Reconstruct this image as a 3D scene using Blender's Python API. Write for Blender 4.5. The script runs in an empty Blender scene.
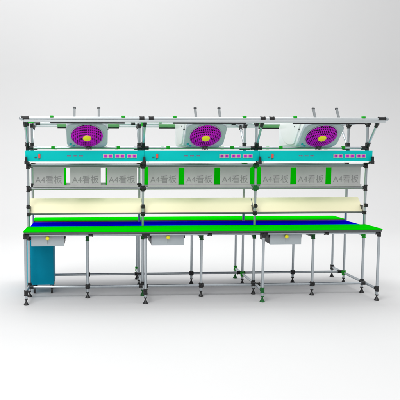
import bpy, bmesh, math
from mathutils import Vector, Matrix
R = math.radians
sc = bpy.context.scene
COL = sc.collection

# ------------------------------------------------------------ measures (metres)
W = 1.1967                       # pitch of the workstations along X
D = 1.16                         # depth of the double-sided bench
Y0, Y1, Y2, Y3 = 0.0, 0.342, 0.818, 1.16
YM = 0.262                       # row of the middle legs
TR = 0.0138                      # tube radius
L3 = 3 * W

# ------------------------------------------------------------ materials
def mat(name, col, rough=.45, metal=0., noise=.04, scale=8., bump=0., spec=.5, emit=0., coat=0., aniso=None):
    m = bpy.data.materials.new(name); m.use_nodes = True
    nt = m.node_tree; b = nt.nodes['Principled BSDF']
    b.inputs['Roughness'].default_value = rough
    b.inputs['Metallic'].default_value = metal
    b.inputs['Specular IOR Level'].default_value = spec
    b.inputs['Coat Weight'].default_value = coat
    tc = nt.nodes.new('ShaderNodeTexCoord')
    mp = nt.nodes.new('ShaderNodeMapping')
    if aniso: mp.inputs['Scale'].default_value = aniso
    n = nt.nodes.new('ShaderNodeTexNoise'); n.inputs['Scale'].default_value = scale; n.inputs['Detail'].default_value = 5
    nt.links.new(tc.outputs['Object'], mp.inputs[0]); nt.links.new(mp.outputs[0], n.inputs['Vector'])
    rp = nt.nodes.new('ShaderNodeMapRange')
    rp.inputs['From Min'].default_value = .3; rp.inputs['From Max'].default_value = .7
    rp.inputs['To Min'].default_value = 1 - noise; rp.inputs['To Max'].default_value = 1 + noise
    nt.links.new(n.outputs[0], rp.inputs[0])
    mx = nt.nodes.new('ShaderNodeVectorMath'); mx.operation = 'SCALE'
    mx.inputs[0].default_value = col[:3]
    nt.links.new(rp.outputs[0], mx.inputs['Scale']); nt.links.new(mx.outputs[0], b.inputs['Base Color'])
    r2 = nt.nodes.new('ShaderNodeMapRange')
    r2.inputs['To Min'].default_value = max(0, rough - .08); r2.inputs['To Max'].default_value = min(1, rough + .08)
    nt.links.new(n.outputs[0], r2.inputs[0]); nt.links.new(r2.outputs[0], b.inputs['Roughness'])
    if bump:
        bp = nt.nodes.new('ShaderNodeBump'); bp.inputs['Strength'].default_value = bump; bp.inputs['Distance'].default_value = .002
        n2 = nt.nodes.new('ShaderNodeTexNoise'); n2.inputs['Scale'].default_value = scale * 20
        nt.links.new(mp.outputs[0], n2.inputs['Vector'])
        nt.links.new(n2.outputs[0], bp.inputs['Height']); nt.links.new(bp.outputs[0], b.inputs['Normal'])
    if emit:
        b.inputs['Emission Color'].default_value = (1, 1, 1, 1); b.inputs['Emission Strength'].default_value = emit
    return m
M = dict(
    tube=mat('brushed_tube', (.50, .545, .575), .34, .85, .05, 30, aniso=(1, 1, .1)),
    black=mat('black_joint', (.012, .012, .013), .42, 0, .2, 30),
    green=mat('green_plastic', (.001, .62, .001), .8, 0, .03, 4, bump=.1, spec=0),
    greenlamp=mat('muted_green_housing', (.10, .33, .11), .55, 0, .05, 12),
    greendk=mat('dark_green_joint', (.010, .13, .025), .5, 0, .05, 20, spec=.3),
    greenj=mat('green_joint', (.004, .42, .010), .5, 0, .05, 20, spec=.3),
    blue=mat('blue_belt', (.0, .0, .78), .8, 0, .06, 12, bump=.2, spec=0),
    brown=mat('brown_edge', (.16, .10, .08), .6, 0, .1, 20),
    darkedge=mat('dark_edge', (.09, .095, .10), .5, 0, .1, 20),
    cream=mat('cream_board', (.93, .865, .60), .5, 0, .02, 3, bump=.08),
    creamedge=mat('cream_board_edge', (.30, .29, .24), .5, 0, .03, 10),
    teal=mat('turquoise_paint', (.0, .565, .55), .6, 0, .04, 3, bump=.06, spec=.1),
    boardgrey=mat('grey_board', (.455, .445, .45), .5, .0, .05, 6, aniso=(1, 1, .15)),
    railgrey=mat('grey_rail', (.27, .29, .30), .4, .4, .05, 20, aniso=(.1, 1, 1)),
    ink=mat('grey_ink', (.25, .245, .25), .6),
    white=mat('white_shell', (.88, .89, .90), .35, 0, .02, 4, coat=.2),
    shell=mat('bluegrey_shell', (.44, .505, .55), .45, .05, .04, 8),
    lid=mat('canopy_aluminium', (.60, .645, .66), .4, .35, .04, 14, aniso=(.1, 1, 1)),
    purple=mat('purple_mesh', (.56, .003, .60), .55, 0, .1, 20, spec=.15),
    inner=mat('dark_inside', (.010, .008, .012), .8),
    yellow=mat('yellow_plastic', (.85, .78, .01), .4, 0, .05, 10),
    magenta=mat('magenta_socket', (.62, .005, .62), .4, 0, .05, 30),
    socket=mat('socket_plate', (.56, .52, .50), .5, 0, .05, 30),
    red=mat('red_switch', (.80, .09, .07), .4, 0, .05, 30),
    plum=mat('dull_red_print', (.20, .11, .22), .6),
    drawer=mat('drawer_sheet', (.44, .49, .515), .42, .3, .04, 6, bump=.05),
    drawerside=mat('drawer_runner', (.03, .032, .035), .5),
    cab=mat('cabinet_blue', (.0, .29, .45), .6, 0, .05, 4, bump=.08, spec=.08),
    cabtrim=mat('cabinet_cyan_trim', (.10, .50, .62), .42, 0, .05, 4),
    glowwhite=mat('glowing_white', (.9, .9, .9), .5, emit=.3),
    knob=mat('dark_metal', (.09, .095, .10), .35, .6, .1, 60),
    screw=mat('teal_screw', (.01, .42, .40), .4),
    floor=mat('studio_floor', (.705, .705, .708), .75, 0, .006, .7, spec=.2),
)

# ------------------------------------------------------------ mesh helpers
def B(): return bmesh.new()
def rot_to(v):
    return Vector((0, 0, 1)).rotation_difference(Vector(v).normalized()).to_matrix().to_4x4()
def cone(bm, p, q, r1, r2, seg=18, caps=True):
    p, q = Vector(p), Vector(q); d = q - p
    bmesh.ops.create_cone(bm, cap_ends=caps, cap_tris=False, segments=seg, radius1=r1, radius2=r2, depth=d.length,
                          matrix=Matrix.Translation((p + q) / 2) @ rot_to(d))
def tube(bm, p, q, r=TR, seg=18): cone(bm, p, q, r, r, seg)
def box(bm, a, b, bev=0., seg=2):
    t = bmesh.new()
    a, b = Vector(a), Vector(b); s = b - a
    bmesh.ops.create_cube(t, size=1, matrix=Matrix.Translation((a + b) / 2) @ Matrix.Diagonal((abs(s.x), abs(s.y), abs(s.z), 1)))
    if bev: bmesh.ops.bevel(t, geom=t.edges[:], offset=bev, segments=seg, affect='EDGES', profile=.5)
    merge(bm, t)
def merge(bm, t):
    me = bpy.data.meshes.new('tmp'); t.to_mesh(me); t.free(); bm.from_mesh(me); bpy.data.meshes.remove(me)
def prism(bm, pts, x0, x1, bev=0.):
    """profile pts (y, z) extruded along X"""
    t = bmesh.new()
    f = t.faces.new([t.verts.new((x0, y, z)) for y, z in pts])
    r = bmesh.ops.extrude_face_region(t, geom=[f])
    bmesh.ops.translate(t, vec=(x1 - x0, 0, 0), verts=[v for v in r['geom'] if isinstance(v, bmesh.types.BMVert)])
    bmesh.ops.recalc_face_normals(t, faces=t.faces[:])
    if bev: bmesh.ops.bevel(t, geom=t.edges[:], offset=bev, segments=3, affect='EDGES', profile=.5)
    merge(bm, t)
def link(name, bm, m, parent=None, smooth=True):
    me = bpy.data.meshes.new(name)
    bmesh.ops.recalc_face_normals(bm, faces=bm.faces[:])
    bm.to_mesh(me); bm.free()
    if smooth:
        for p in me.polygons: p.use_smooth = True
        me.set_sharp_from_angle(angle=R(35))
    me.materials.append(m)
    o = bpy.data.objects.new(name, me); COL.objects.link(o)
    if parent: o.parent = parent
    return o
def thing(name, label, cat, loc=(0, 0, 0), group=None):
    o = bpy.data.objects.new(name, None); COL.objects.link(o); o.location = loc
    o.empty_display_size = .1
    o['label'] = label; o['category'] = cat
    if group: o['group'] = group
    return o
def copy_tree(o, parent=None):
    c = o.copy(); COL.objects.link(c)
    if parent: c.parent = parent
    for ch in list(o.children): copy_tree(ch, c)
    return c

# ------------------------------------------------------------ setting: floor and backdrop sweep
bm = B()
v = [bm.verts.new(p) for p in ((-16, -14, 0), (20, -14, 0), (20, 5.5, 0), (-16, 5.5, 0))]
bm.faces.new(v)
fl = link('floor', bm, M['floor'], smooth=False); fl['kind'] = 'structure'
bm = B(); rows = []
for i in range(25):
    a = R(90 * i / 24); rows.append((5.5 + 3.5 * math.sin(a), 3.5 * (1 - math.cos(a))))
rows.append((9.0, 12.0))
rr = [[bm.verts.new((x, y, z)) for x in (-16, 20)] for y, z in rows]
for a, b in zip(rr, rr[1:]): bm.faces.new((a[0], a[1], b[1], b[0]))
bd = link('backdrop', bm, M['floor']); bd['kind'] = 'structure'

# ------------------------------------------------------------ the workbench
BENCH = thing('assembly_workbench', 'long three-station double-sided pipe-frame workbench with green tops, cream shelves and turquoise control panels', 'workbench')
def P(name, bm, m, parent=None, label=None, smooth=True):
    o = link(name, bm, M[m], parent or BENCH, smooth)
    if label: o['label'] = label
    return o
def my(y, m): return D - y if m else y
def joint(parent, c, dirs, m='black', r=.0190, l=.035, both=True):
    """sleeve clamp: a collar on the tube it grips, a collar for every tube that meets it, and a bolt"""
    bm = B(); c = Vector(c)
    for d in dirs:
        d = Vector(d)
        if d.length < 1.5:            # unit vector: one-sided socket
            tube(bm, c, c + d * l, r)
            tube(bm, c + d * (l - .006), c + d * (l + .004), r + .002)
        else:                         # double length: sleeve through
            d = d / 2
            tube(bm, c - d * l, c + d * l, r)
            tube(bm, c - d * (l + .002), c - d * (l - .008), r + .002)
            tube(bm, c + d * (l - .008), c + d * (l + .002), r + .002)
    tube(bm, c + Vector((0, -.02, 0)), c + Vector((0, -.03, 0)), .006, 6)
    return P('joint', bm, m, parent)
def foot(parent, x, y, m='black'):
    bm = B()
    cone(bm, (x, y, 0), (x, y, .006), .026, .026, 24)
    cone(bm, (x, y, .006), (x, y, .034), .0245, .010, 24)
    tube(bm, (x, y, .030), (x, y, .062), .008, 12)
    tube(bm, (x, y, .052), (x, y, .064), .0165, 6)
    P('foot', bm, m, parent)
def leg(name, x, y, top):
    bm = B(); tube(bm, (x, y, .060), (x, y, top))
    return P(name, bm, 'tube')
X2, Xn, Y2v, Yn, Z2 = (2, 0, 0), (-1, 0, 0), (0, 2, 0), (0, -1, 0), (0, 0, 2)
RZ = .122                       # height of the lower rails
for k in range(4):
    x = k * W
    sx = [(1, 0, 0)] if k == 0 else ([(-1, 0, 0)] if k == 3 else [(2, 0, 0)])
    for m in (0, 1):
        s = -1 if m else 1
        # outer leg
        y = my(Y0, m); lg = leg('leg', x, y, .70)
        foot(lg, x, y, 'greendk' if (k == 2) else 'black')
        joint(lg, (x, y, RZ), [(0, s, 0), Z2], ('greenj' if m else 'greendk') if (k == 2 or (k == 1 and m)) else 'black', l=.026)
        joint(lg, (x, y, .705), sx + [(0, 0, -1), (0, s, 0)], 'black', l=.036)
        # upright
        y = my(Y1, m); up = leg('upright_post', x, y, 1.832)
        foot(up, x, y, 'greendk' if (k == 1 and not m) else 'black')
        jm = 'greenj' if (k in (2, 3) and m) else 'black'
        joint(up, (x, y, RZ), [Y2v, Z2], jm, l=.026)
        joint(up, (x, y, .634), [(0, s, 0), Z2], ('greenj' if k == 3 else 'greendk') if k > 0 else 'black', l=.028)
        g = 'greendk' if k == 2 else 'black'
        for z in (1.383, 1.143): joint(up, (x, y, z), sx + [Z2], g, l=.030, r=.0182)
        joint(up, (x, y - .016 * s, .955), [Yn if not m else (0, 1, 0), Z2], 'black', l=.018, r=.017)
        joint(up, (x, y, .876), sx + [Z2], 'black', l=.018, r=.0182)
        joint(up, (x, y, 1.567), sx + [Z2], 'black', l=.056)
        joint(up, (x, y, 1.826), [Y2v, (0, 0, -1)], 'greenj' if (k == 1 and not m) else 'black', l=.030)
        # diagonal brace up to the canopy
        bm = B(); ya, yb = my(Y1 - .020, m), my(.135, m)
        tube(bm, (x, ya, 1.592), (x, yb, 1.808), .0125)
        br = P('diagonal_brace', bm, 'tube')
        bm = B(); d = Vector((0, yb - ya, .216)).normalized()
        a = Vector((x, ya, 1.592)); b = Vector((x, yb, 1.808))
        tube(bm, a - d * .012, a + d * .040, .018); tube(bm, (x - .020, ya, 1.592), (x + .020, ya, 1.592), .012)
        P('joint', bm, 'black', br)
        bm = B(); tube(bm, b - d * .034, b + d * .02, .018); tube(bm, (x - .020, yb, 1.812), (x + .020, yb, 1.812), .012)
        P('joint', bm, 'black', br)
    # rails that run front to back
    bm = B()
    if k == 0:                   # the cabinet stands between the uprights of the left end
        tube(bm, (x, 0, RZ), (x, Y1, RZ)); P('floor_rail', bm, 'tube'); bm = B(); tube(bm, (x, Y2, RZ), (x, D, RZ))
    else: tube(bm, (x, 0, RZ), (x, D, RZ))
    P('floor_rail', bm, 'tube')
    bm = B(); tube(bm, (x, Y1, .634), (x, Y2, .634), .0125); P('table_rail', bm, 'tube')
    bm = B(); tube(bm, (x, -.04, 1.842), (x, D + .04, 1.842)); P('canopy_rail', bm, 'tube')

# middle legs
for k in range(3):
    for m in (0, 1):
        x = (k + .512) * W; y = my(YM, m) - (.018 if m else 0); s = -1 if m else 1
        lg = leg('leg', x, y, .722); foot(lg, x, y)
        joint(lg, (x, y, RZ), [X2, Z2], 'black', l=.022)
        joint(lg, (x, y, .634), [(0, s, 0), Z2], 'black' if m else 'greendk', l=.028)
    bm = B(); tube(bm, (x, YM, .634), (x, my(YM, 1) - .018, .634), .0125); P('table_rail', bm, 'black')

# long rails
for m in (0, 1):
    y = my(YM, m) - (.018 if m else 0)
    bm = B(); tube(bm, (0, y, RZ), (L3, y, RZ)); r = P('floor_rail', bm, 'tube')
    for k in range(4):
        joint(r, (k * W, y, RZ), [(1, 0, 0)] if k == 0 else ([(-1, 0, 0)] if k == 3 else [X2]), 'black', l=.045, r=.019)
    y = my(0, m)
    bm = B(); tube(bm, (0, y, .705), (L3, y, .705)); r = P('table_rail', bm, 'tube')
    for k in range(3): joint(r, ((k + .54) * W, y, .706), [X2], 'black', l=.020)
    y = my(Y1, m)
    bm = B(); tube(bm, (0, y, 1.567), (L3, y, 1.567), .0125); r = P('panel_rail', bm, 'tube')
    for k in range(3):
        for xx in (.262, .938):
            bm = B(); box(bm, (k * W + xx - .018, y - .017, 1.553), (k * W + xx + .018, y + .017, 1.586), .004)
            P('clip', bm, 'greenj', r)
    bm = B(); tube(bm, (0, y, .876), (L3, y, .876), .0065); P('shelf_rail', bm, 'darkedge')
    # rails of the notice boards: a tube and a channel in front of it
    for z, z0, z1 in ((1.383, 1.362, 1.399), (1.143, 1.160, 1.182)):
        bm = B(); tube(bm, (0, y, z), (L3, y, z), .0135)
        r = P('board_rail', bm, 'railgrey')
    # notice boards, grey to the worker and green behind
for m in (0, 1):
    s = -1 if m else 1
    y = my(Y1, m)
    for k in range(3):
        for j in range(3):
            xa = k * W + .056 + j * .3805; xb = xa + .318
            bm = B(); box(bm, (xa, y - .0045 * s, 1.150), (xb, y - .0015 * s, 1.378), .0008, 1)
            bo = P('notice_board', bm, 'boardgrey')
            bm = B(); box(bm, (xa + .001, y - .001 * s, 1.151), (xb - .001, y + .003 * s, 1.377), .0006, 1)
            P('back_sheet', bm, 'green', bo)
            cu = bpy.data.curves.new('lettering', 'FONT'); cu.body = 'A4看板'; cu.size = .088; cu.extrude = .0006
            cu.align_x = 'CENTER'; cu.align_y = 'CENTER'
            to = bpy.data.objects.new('tmp_text', cu); COL.objects.link(to)
            bpy.context.view_layer.update()
            me = bpy.data.meshes.new_from_object(to.evaluated_get(bpy.context.evaluated_depsgraph_get()))
            bpy.data.objects.remove(to)
            me.transform(Matrix.Translation(((xa + xb) / 2, y - .0052 * s, 1.232)) @ (Matrix.Rotation(math.pi, 4, 'Z') if m else Matrix()) @ Matrix.Rotation(R(90), 4, 'X'))
            me.materials.clear(); me.materials.append(M['ink'])
            o = bpy.data.objects.new('lettering', me); COL.objects.link(o); o.parent = bo
        # channel strip that closes the slots above and below the gaps
        for z0, z1 in ((1.362, 1.3705), (1.157, 1.180)):
            ca, cb_ = sorted((y - .0055 * s, y - .0105 * s))
            bm = B(); box(bm, (k * W + .05, ca, z0), (k * W + W - .05, cb_, z1), .001, 1)
            P('board_channel', bm, 'boardgrey')

# tabletops: green sheet on a dark board
for m in (0, 1):
    ya, yb = sorted((my(-.045, m), my(.327, m)))
    bm = B(); box(bm, (-.014, ya, .7365), (L3 + .014, yb, .7500), .002)
    t = P('tabletop', bm, 'green')
    bm = B(); box(bm, (-.011, ya + .003, .7200), (L3 + .011, yb - .003, .7362), .001)
    P('underlay', bm, 'darkedge', t)
    if m:
        bm = B(); box(bm, (-.010, ya - .0045, .722), (L3 + .010, ya - .0005, .7475), .001); P('edge_strip', bm, 'brown', t)
bm = B(); box(bm, (.004, Y1 + .022, .718), (L3 - .004, Y2 - .016, .7375), .006, 3)
cb = P('conveyor_belt', bm, 'blue')
bm = B()
for xx in (.03, L3 - .03): tube(bm, (xx, Y1 + .03, .7015), (xx, Y2 - .03, .7015), .0155)
box(bm, (.03, Y1 + .05, .702), (L3 - .03, Y2 - .05, .7175))
P('belt_bed', bm, 'darkedge', cb)

# tilted cream shelves
for m in (0, 1):
    s = -1 if m else 1
    for k in range(3):
        x0, x1 = k * W + .004, (k + 1) * W - .004
        y0_, z0_, y1_, z1_ = .357, .886, .505, (1.030 if not m else 1.012)
        n = Vector((0, -(z1_ - z0_), (y1_ - y0_))).normalized() * .012
        pts = [(my(y0_, m), z0_), (my(y1_, m), z1_), (my(y1_ - n.y, m), z1_ - n.z), (my(y0_ - n.y, m), z0_ - n.z)]
        bm = B(); prism(bm, pts, x0, x1, .0012); sh = P('tilted_shelf', bm, 'cream')
        bm = B(); ya, yb = sorted((my(.352, m), my(.3565, m)))
        box(bm, (x0, ya, .883), (x1, yb, .8895), .0008, 1); P('lip', bm, 'creamedge', sh)
        for e, xx in ((0, x0 + .012), (1, x1 - .012)):
            bm = B()
            prism(bm, [(my(.358, m), .955), (my(.455, m), .955), (my(.372, m), .884), (my(.358, m), .884)], xx - .002, xx + .002)
            P('bracket', bm, 'black', sh)

# turquoise control panels, with sockets, switch and print
for m in (0, 1):
    s = -1 if m else 1
    for k in range(3):
        x0 = k * W - (.010 if k == 0 else -.0008); x1 = (k + 1) * W - (.004 if k == 2 else .0008)
        ya, yb = sorted((my(.20, m), my(.262, m)))
        bm = B(); box(bm, (x0, ya, 1.4305), (x1, yb, 1.5385), .0025); cp = P('control_panel', bm, 'teal')
        f = my(.20, m)
        def fx(u): return k * W + (W - u if m else u)
        def plate(name, u0, u1, z0, z1, t, mt, off=0, bev=.0015):
            a, b = sorted((fx(u0), fx(u1))); c, d = sorted((f - off * s, f - (off + t) * s))
            bm = B(); box(bm, (a, c, z0), (b, d, z1), bev, 2); return P(name, bm, mt, cp)
        for j in range(3):
            c = .8265 + j * .1215
            plate('power_socket', c - .051, c + .051, 1.463, 1.503, .006, 'socket')
            for dx in (-.025, .025):
                plate('socket_face', c + dx - .0155, c + dx + .0155, 1.4685, 1.4975, .004, 'magenta', .006)
                for ex in (-.005, .005):
                    plate('socket_slot', c + dx + ex - .0012, c + dx + ex + .0012, 1.478, 1.489, .0006, 'inner', .010, 0)
        plate('rocker_switch', .121, .143, 1.462, 1.508, .010, 'red', 0, .003)
        for u, z in ((.088, 1.470), (.100, 1.4705), (.128, 1.4525)): plate('button', u - .005, u + .005, z - .005, z + .005, .006, 'knob', 0, .002)
        for u in (.431, .492, .553):
            bm = B()
            for q in range(4):
                a, b = sorted((fx(u - .021 + q * .0108), fx(u - .0135 + q * .0108))); c, d = sorted((f - .0002 * s, f - .0012 * s))
                box(bm, (a, c, 1.480), (b, d, 1.4895))
            P('lettering', bm, 'plum', cp)
        # white strip added under the panel, with a faint glow of its own
        bm = B(); a, b = sorted((my(.205, m), my(.25, m)))
        box(bm, (x0 + .045, a, 1.412), (x1 - .035, b, 1.4300), .003)
        P('white_strip', bm, 'glowwhite', cp)
    for k in range(4):
        x = min(max(k * W, 0), L3 - .008)
        bm = B(); a, b = sorted((my(.172, m), my(.199, m)))
        box(bm, (x - .010, a, 1.425), (x + .010, b, 1.478), .004)
        tube(bm, (x, my(.185, m), 1.418), (x, my(Y1 - .02, m), 1.408), .0125)
        tube(bm, (x, my(.185, m), 1.402), (x, my(.185, m), 1.432), .018)
        tube(bm, (x, my(Y1 - .045, m), 1.408), (x, my(Y1, m), 1.408), .019)
        P('panel_bracket', bm, 'black')

# canopy: tube, aluminium tray, sleeves, lamps
for m in (0, 1):
    s = -1 if m else 1
    y = my(-.04, m)
    bm = B(); tube(bm, (-.012, y, 1.853), (L3 + .004, y, 1.853))
    a, b = sorted((y - .016 * s, y + .014 * s))
    box(bm, (.006, a, 1.8125), (L3 - .004, b, 1.8385), .004)
    cb = P('canopy_beam', bm, 'lid')
    for k in range(4):
        x = k * W
        xa, xb = ((-.014, .06) if k == 0 else ((L3 - .075, L3 - .0) if k == 3 else (x - .068, x + .068)))
        for p, q in ([(xa, xb)] if k in (0, 3) else [(x - .068, x - .022), (x + .022, x + .068)]):
            bm = B(); tube(bm, (p, y, 1.854), (q, y, 1.854), .0185); tube(bm, (p, y, 1.854), (p + .008, y, 1.854), .021); tube(bm, (q - .008, y, 1.854), (q, y, 1.854), .021)
            P('joint', bm, 'black', cb)
    for xx in (-.016, L3 + .008):
        bm = B(); bmesh.ops.create_uvsphere(bm, u_segments=20, v_segments=12, radius=.022, matrix=Matrix.Translation((xx, y, 1.850)))
        P('end_cap', bm, 'tube', cb)
    for k in range(3):
        x0, x1 = k * W + .262, k * W + .984
        a, b = sorted((y - .012 * s, y + .020 * s))
        bm = B(); box(bm, (x0, a, 1.8005), (x1, b, 1.8115), .002); lp = P('work_lamp', bm, 'inner')
        a, b = sorted((y + .0155 * s, y + .030 * s))
        bm = B(); box(bm, (x0, a, 1.8120), (x1, b, 1.849), .003); P('back_plate', bm, 'greenlamp', lp)
        for xx in (x0 + .015, x1 - .015):
            bm = B(); box(bm, (xx - .017, y - .020, 1.859), (xx + .017, y + .020, 1.877), .004); P('clip', bm, 'greenj', lp)
bm = B(); box(bm, (.035, .05, 1.812), (.095, .09, 1.832), .006); P('clip', bm, 'green')
# green-backed joint under the left end of the canopy belongs to the workbench too

# drawers
def drawer(x0, w, dark_side):
    x1 = x0 + w
    bm = B(); box(bm, (x0, .022, .588), (x1, .026, .697), .0012)
    d = P('drawer', bm, 'drawer')
    bm = B()
    box(bm, (x0 + .003, .0265, .590), (x0 + .0045, .40, .694)); box(bm, (x1 - .0045, .0265, .590), (x1 - .003, .40, .694))
    box(bm, (x0 + .005, .0265, .590), (x1 - .005, .40, .592)); box(bm, (x0 + .005, .398, .5925), (x1 - .005, .40, .694))
    P('drawer_box', bm, 'drawerside', d)
    for xx in (x0 - .012, x1 + .002):
        bm = B(); box(bm, (xx, .05, .655), (xx + .010, .38, .704), .002)
        P('runner', bm, 'drawerside', d)
    cx = (x0 + x1) / 2; kz = .672
    bm = B(); tube(bm, (cx, .022, kz), (cx, .004, kz), .008)
    bmesh.ops.create_uvsphere(bm, u_segments=24, v_segments=16, radius=.0195, matrix=Matrix.Translation((cx, -.004, kz)) @ Matrix.Diagonal((1, .6, 1, 1)))
    P('knob', bm, 'yellow', d)
    bm = B(); box(bm, (cx - .0025, .0195, .610), (cx + .0025, .0217, .650), .0005); P('lock_bar', bm, 'railgrey', d)
    return d
drawer(.056, .326, 1); drawer(W + .060, .332, 0); drawer(2 * W + .076, .322, 0)

# ------------------------------------------------------------ fans
def build_fan():
    root = thing('fan', '', 'fan')
    th = R(47.6); n = Vector((0, -math.cos(th), -math.sin(th))); u = Vector((1, 0, 0)); v = Vector((0, -math.sin(th), math.cos(th)))
    c = Vector((0, .13, 1.688))
    F = Matrix((( u.x, v.x, n.x, c.x), (u.y, v.y, n.y, c.y), (u.z, v.z, n.z, c.z), (0, 0, 0, 1)))
    def part(name, bm, m, par=None, tf=True):
        if tf: bm.transform(F)
        return link(name, bm, M[m], par or root)
    # bezel: rounded square with a round mouth
    N = 96; bm = B(); hx, vb, vt, rc = .205, -.176, .160, .075
    outer = []; inner = []
    for i in range(N):
        a = 2 * math.pi * i / N; dx, dy = math.cos(a), math.sin(a)
        lo, hi = 0, .5
        for _ in range(40):
            t = (lo + hi) / 2; x, y = dx * t, dy * t; cy = (vb + vt) / 2; hy = (vt - vb) / 2
            qx, qy = abs(x) - (hx - rc), abs(y - cy) - (hy - rc)
            dd = math.hypot(max(qx, 0), max(qy, 0)) + min(max(qx, qy), 0) - rc
            if dd < 0: lo = t
            else: hi = t
        outer.append((dx * lo, dy * lo)); inner.append((dx * .158, dy * .158 - .003))
    rings = []
    for pts, z, k in ((outer, -.045, 1), (outer, -.006, 1), (outer, 0, .975), (inner, 0, 1.03), (inner, -.004, 1), (inner, -.03, 1)):
        rings.append([bm.verts.new((x * k, y * k, z)) for x, y in pts])
    for a, b in zip(rings, rings[1:]):
        for i in range(N): bm.faces.new((a[i], a[(i + 1) % N], b[(i + 1) % N], b[i]))
    bm.faces.new(rings[0])
    bez = part('bezel', bm, 'shell')
    bm = B(); cone(bm, (0, -.003, -.028), (0, -.003, -.020), .157, .157, 64); part('mouth', bm, 'inner')
    # domed grille: perforated sheet
    Rg = .162; st = .0195; nn = int(Rg / st) + 1
    def dome(x, y):
        r = math.hypot(x, y)
        if r > Rg: x, y = x * Rg / r, y * Rg / r; r = Rg
        return (x, y - .003, .004 + .036 * (1 - (r / Rg) ** 2))
    bm = B(); cache = {}
    def V(x, y):
        key = (round(x, 5), round(y, 5))
        if key not in cache: cache[key] = bm.verts.new(dome(x, y))
        return cache[key]
    h = st * .31
    for i in range(-nn, nn + 1):
        for j in range(-nn, nn + 1):
            cx, cy = i * st, j * st
            if math.hypot(cx, cy) > Rg - st * .1: continue
            o = [(cx - st / 2, cy - st / 2), (cx + st / 2, cy - st / 2), (cx + st / 2, cy + st / 2), (cx - st / 2, cy + st / 2)]
            q = [(cx - h, cy - h), (cx + h, cy - h), (cx + h, cy + h), (cx - h, cy + h)]
            for a in range(4):
                b = (a + 1) % 4
                try: bm.faces.new((V(*o[a]), V(*o[b]), V(*q[b]), V(*q[a])))
                except ValueError: pass
    bmesh.ops.recalc_face_normals(bm, faces=bm.faces[:])
    r = bmesh.ops.solidify(bm, geom=bm.faces[:], thickness=.002)
    gr = part('grille', bm, 'purple')
    # rim ring of the grille
    bm = B(); seg = 64; ring = []
    for i in range(seg):
        a = 2 * math.pi * i / seg
        ring.append([bm.verts.new(((Rg + .005 * math.cos(t)) * math.cos(a), (Rg + .005 * math.cos(t)) * math.sin(a) - .003, .004 + .005 * math.sin(t))) for t in (0, math.pi / 2, math.pi, 1.5 * math.pi)])
    for i in range(seg):
        A, Bq = ring[i], ring[(i + 1) % seg]
        for t in range(4): bm.faces.new((A[t], A[(t + 1) % 4], Bq[(t + 1) % 4], Bq[t]))
    part('rim', bm, 'shell', gr)
    bm = B(); bmesh.ops.create_uvsphere(bm, u_segments=32, v_segments=16, radius=1, matrix=Matrix.Translation((0, 0, .036)) @ Matrix.Diagonal((.043, .043, .014, 1)))
    part('hub', bm, 'yellow', gr)
    # housing behind the bezel
    def q(t): p = c + v * t - n * .046; return (p.y, p.z)
    b0, b1 = q(-.160), q(.150)
    bm = B()
    prism(bm, [b0, (.33, 1.583), (.85, 1.583), (.90, 1.625), (.91, 1.80), (.87, 1.862), (.16, 1.862), b1], -.200, .200, .016)
    hs = part('housing', bm, 'white', None, False)
    for sx in (-1, 1):
        bm = B(); pts = []
        cy, cz, rad = .46, 1.812, .208
        for i in range(49):
            a = R(-165 + 330 * 0 + (150 + 0) * 0) if False else math.pi + math.pi * i / 48
            py, pz = cy + rad * 1.75 * math.cos(a), cz + rad * math.sin(a)
            pts.append((py, pz))
        pts += [(cy + rad * 1.75, 1.846), (cy - rad * 1.75, 1.846)]
        pts = [(max(py, .36 - (pz - 1.60) * .9), pz) for py, pz in pts]
        xa, xb = sorted((sx * .1995, sx * .212)); prism(bm, pts, xa, xb, .004)
        d = part('side_cover', bm, 'white', hs, False)
        for py, pz in ((.33, 1.79), (.20, 1.755)):
            bm = B(); tube(bm, (sx * .199, py, pz), (sx * .216, py, pz), .007, 12)
            part('screw', bm, 'knob', hs, False)
    for t in (-.166, -.136):
        bm = B(); tube(bm, (t, -.118 - (.166 + t) * .8, 0), (t, -.118 - (.166 + t) * .8, .008), .0115, 16)
        part('screw', bm, 'screw', bez)
    # swivel joint that clamps the fan to the rail
    bm = B()
    g = c - v * .158 + n * .020
    bmesh.ops.create_uvsphere(bm, u_segments=16, v_segments=12, radius=.016, matrix=Matrix.Translation((.015, g.y, g.z)))
    tube(bm, (.015, g.y, g.z), (.015, .33, 1.567), .009)
    tube(bm, (-.016, g.y, g.z + .014), (.046, g.y, g.z - .014), .0060)
    tube(bm, (-.018, g.y, g.z - .014), (.048, g.y, g.z + .014), .0060)
    for i in range(10):
        a = 2 * math.pi * i / 10
        tube(bm, (.015, g.y - .008, g.z), (.015 + .026 * math.cos(a), g.y - .008, g.z + .024 * math.sin(a)), .0034, 8)
    part('swivel_joint', bm, 'knob', None, False)
    # two hanger bars that rise behind the beam
    for sx in (-.1215, .118):
        bm = B(); a = Vector((sx, -.019, 1.848)); d = Vector((0, .55, .85)).normalized()
        t = bmesh.new(); bmesh.ops.create_cube(t, size=1, matrix=Matrix.Translation(a + d * .062) @ rot_to(d) @ Matrix.Diagonal((.024, .012, .124, 1)))
        bmesh.ops.bevel(t, geom=t.edges[:], offset=.002, segments=2, affect='EDGES'); merge(bm, t)
        hb = part('hanger_bar', bm, 'railgrey', None, False)
        bm = B(); t = bmesh.new(); bmesh.ops.create_cube(t, size=1, matrix=Matrix.Translation(a + d * .130) @ rot_to(d) @ Matrix.Diagonal((.030, .018, .020, 1)))
        bmesh.ops.bevel(t, geom=t.edges[:], offset=.003, segments=2, affect='EDGES'); merge(bm, t)
        part('end_cap', bm, 'knob', hb, False)
    return root
f0 = build_fan()
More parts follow.
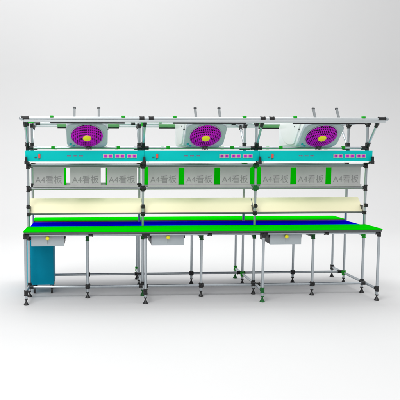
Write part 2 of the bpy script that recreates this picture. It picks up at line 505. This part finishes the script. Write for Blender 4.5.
labels = ['fan with purple mesh grille and yellow hub, above the blue cabinet and left workstation',
          'fan with purple mesh grille and yellow hub, hung over the middle workstation',
          'fan with purple mesh grille and yellow hub, white side most visible, over the right workstation']
for k in range(3):
    f = f0 if k == 0 else copy_tree(f0)
    f.location = (k * W + .615, 0, 0); f['label'] = labels[k]; f['group'] = 'fans hung under the canopy'

# ------------------------------------------------------------ rolling cabinet
CX0, CX1, CY0, CY1, CZ0, CZ1 = -.038, .246, .455, .79, .098, .575
cab = thing('storage_cabinet', 'blue storage cabinet on casters under the left drawer', 'cabinet', ((CX0 + CX1) / 2, (CY0 + CY1) / 2, 0))
off = -Vector(cab.location)
def C(name, bm, m, par=None):
    bm.transform(Matrix.Translation(off)); return link(name, bm, M[m], par or cab)
bm = B(); box(bm, (CX0, CY0 + .016, CZ0), (CX1, CY1, CZ1), .003); C('body', bm, 'cab')
bm = B(); box(bm, (CX0 + .036, CY0, CZ0 + .004), (CX1 - .001, CY0 + .0155, CZ1 - .004), .002); dr = C('door', bm, 'cab')
bm = B(); box(bm, (CX0 + .001, CY0 + .004, CZ0 + .004), (CX0 + .034, CY0 + .0155, CZ1 - .004), .002); C('side_trim', bm, 'cabtrim')
for x in (CX0 + .075, CX1 - .022):
    for y in (CY0 + .04, CY1 - .05):
        bm = B(); box(bm, (x - .018, y - .018, CZ0 - .006), (x + .018, y + .018, CZ0), .001)
        box(bm, (x - .013, y - .012, .050), (x - .010, y + .022, CZ0 - .006)); box(bm, (x + .010, y - .012, .050), (x + .013, y + .022, CZ0 - .006))
        cs = C('caster', bm, 'knob')
        bm = B(); tube(bm, (x - .009, y + .008, .031), (x + .009, y + .008, .031), .031, 28); 
        C('wheel', bm, 'black', cs)

# ------------------------------------------------------------ light
w = bpy.data.worlds.new('World'); sc.world = w; w.use_nodes = True
nt = w.node_tree; bg = nt.nodes['Background']; bg.inputs[1].default_value = 1.0
tc = nt.nodes.new('ShaderNodeTexCoord'); sx = nt.nodes.new('ShaderNodeSeparateXYZ'); mr = nt.nodes.new('ShaderNodeMapRange')
nt.links.new(tc.outputs['Generated'], sx.inputs[0]); nt.links.new(sx.outputs['Z'], mr.inputs[0])
mr.inputs['From Min'].default_value = 0.0; mr.inputs['From Max'].default_value = .8
mr.inputs['To Min'].default_value = .25; mr.inputs['To Max'].default_value = 1.14      # a white tent, brighter overhead
nt.links.new(mr.outputs[0], bg.inputs[0])
def area(name, loc, tgt, size, power, sy=None):
    l = bpy.data.lights.new(name, 'AREA'); l.energy = power; l.size = size
    if sy: l.shape = 'RECTANGLE'; l.size_y = sy
    o = bpy.data.objects.new(name, l); COL.objects.link(o); o.location = loc
    o.rotation_euler = (Vector(tgt) - Vector(loc)).to_track_quat('-Z', 'Y').to_euler()
    return o
area('softbox_top', (1.6, 1.9, 4.8), (1.7, .3, 0), 4.2, 96, 2.4)
area('softbox_front', (-1.4, -4.4, 6.2), (1.5, -.1, .7), 3.0, 225)
area('softbox_back', (.4, 3.0, 9.2), (1.8, 8.9, 6.5), 11, 410, 3)

# ------------------------------------------------------------ camera
cam = bpy.data.cameras.new('camera'); co = bpy.data.objects.new('camera', cam); COL.objects.link(co)
yaw, pit = -.05386, .09168
co.location = (.65806, -5.93086, 1.53456)
s_, c_ = math.sin(yaw), math.cos(yaw); sp, cp_ = math.sin(pit), math.cos(pit)
fw = Vector((-s_ * cp_, c_ * cp_, -sp)); rt = Vector((c_, s_, 0)); up = rt.cross(fw)
co.matrix_world = Matrix(((rt.x, up.x, -fw.x, .65806), (rt.y, up.y, -fw.y, -5.93086), (rt.z, up.z, -fw.z, 1.53456), (0, 0, 0, 1)))
cam.sensor_width = 36; cam.lens = 36 * 599.913 / 400
cam.shift_x = (200 - 123.86) / 400; cam.shift_y = (206.17 - 200) / 400
cam.clip_end = 200; cam.clip_start = .1
sc.camera = co
sc.view_settings.view_transform = 'Standard'; sc.view_settings.look = 'None'; sc.view_settings.exposure = 0; sc.view_settings.gamma = 1
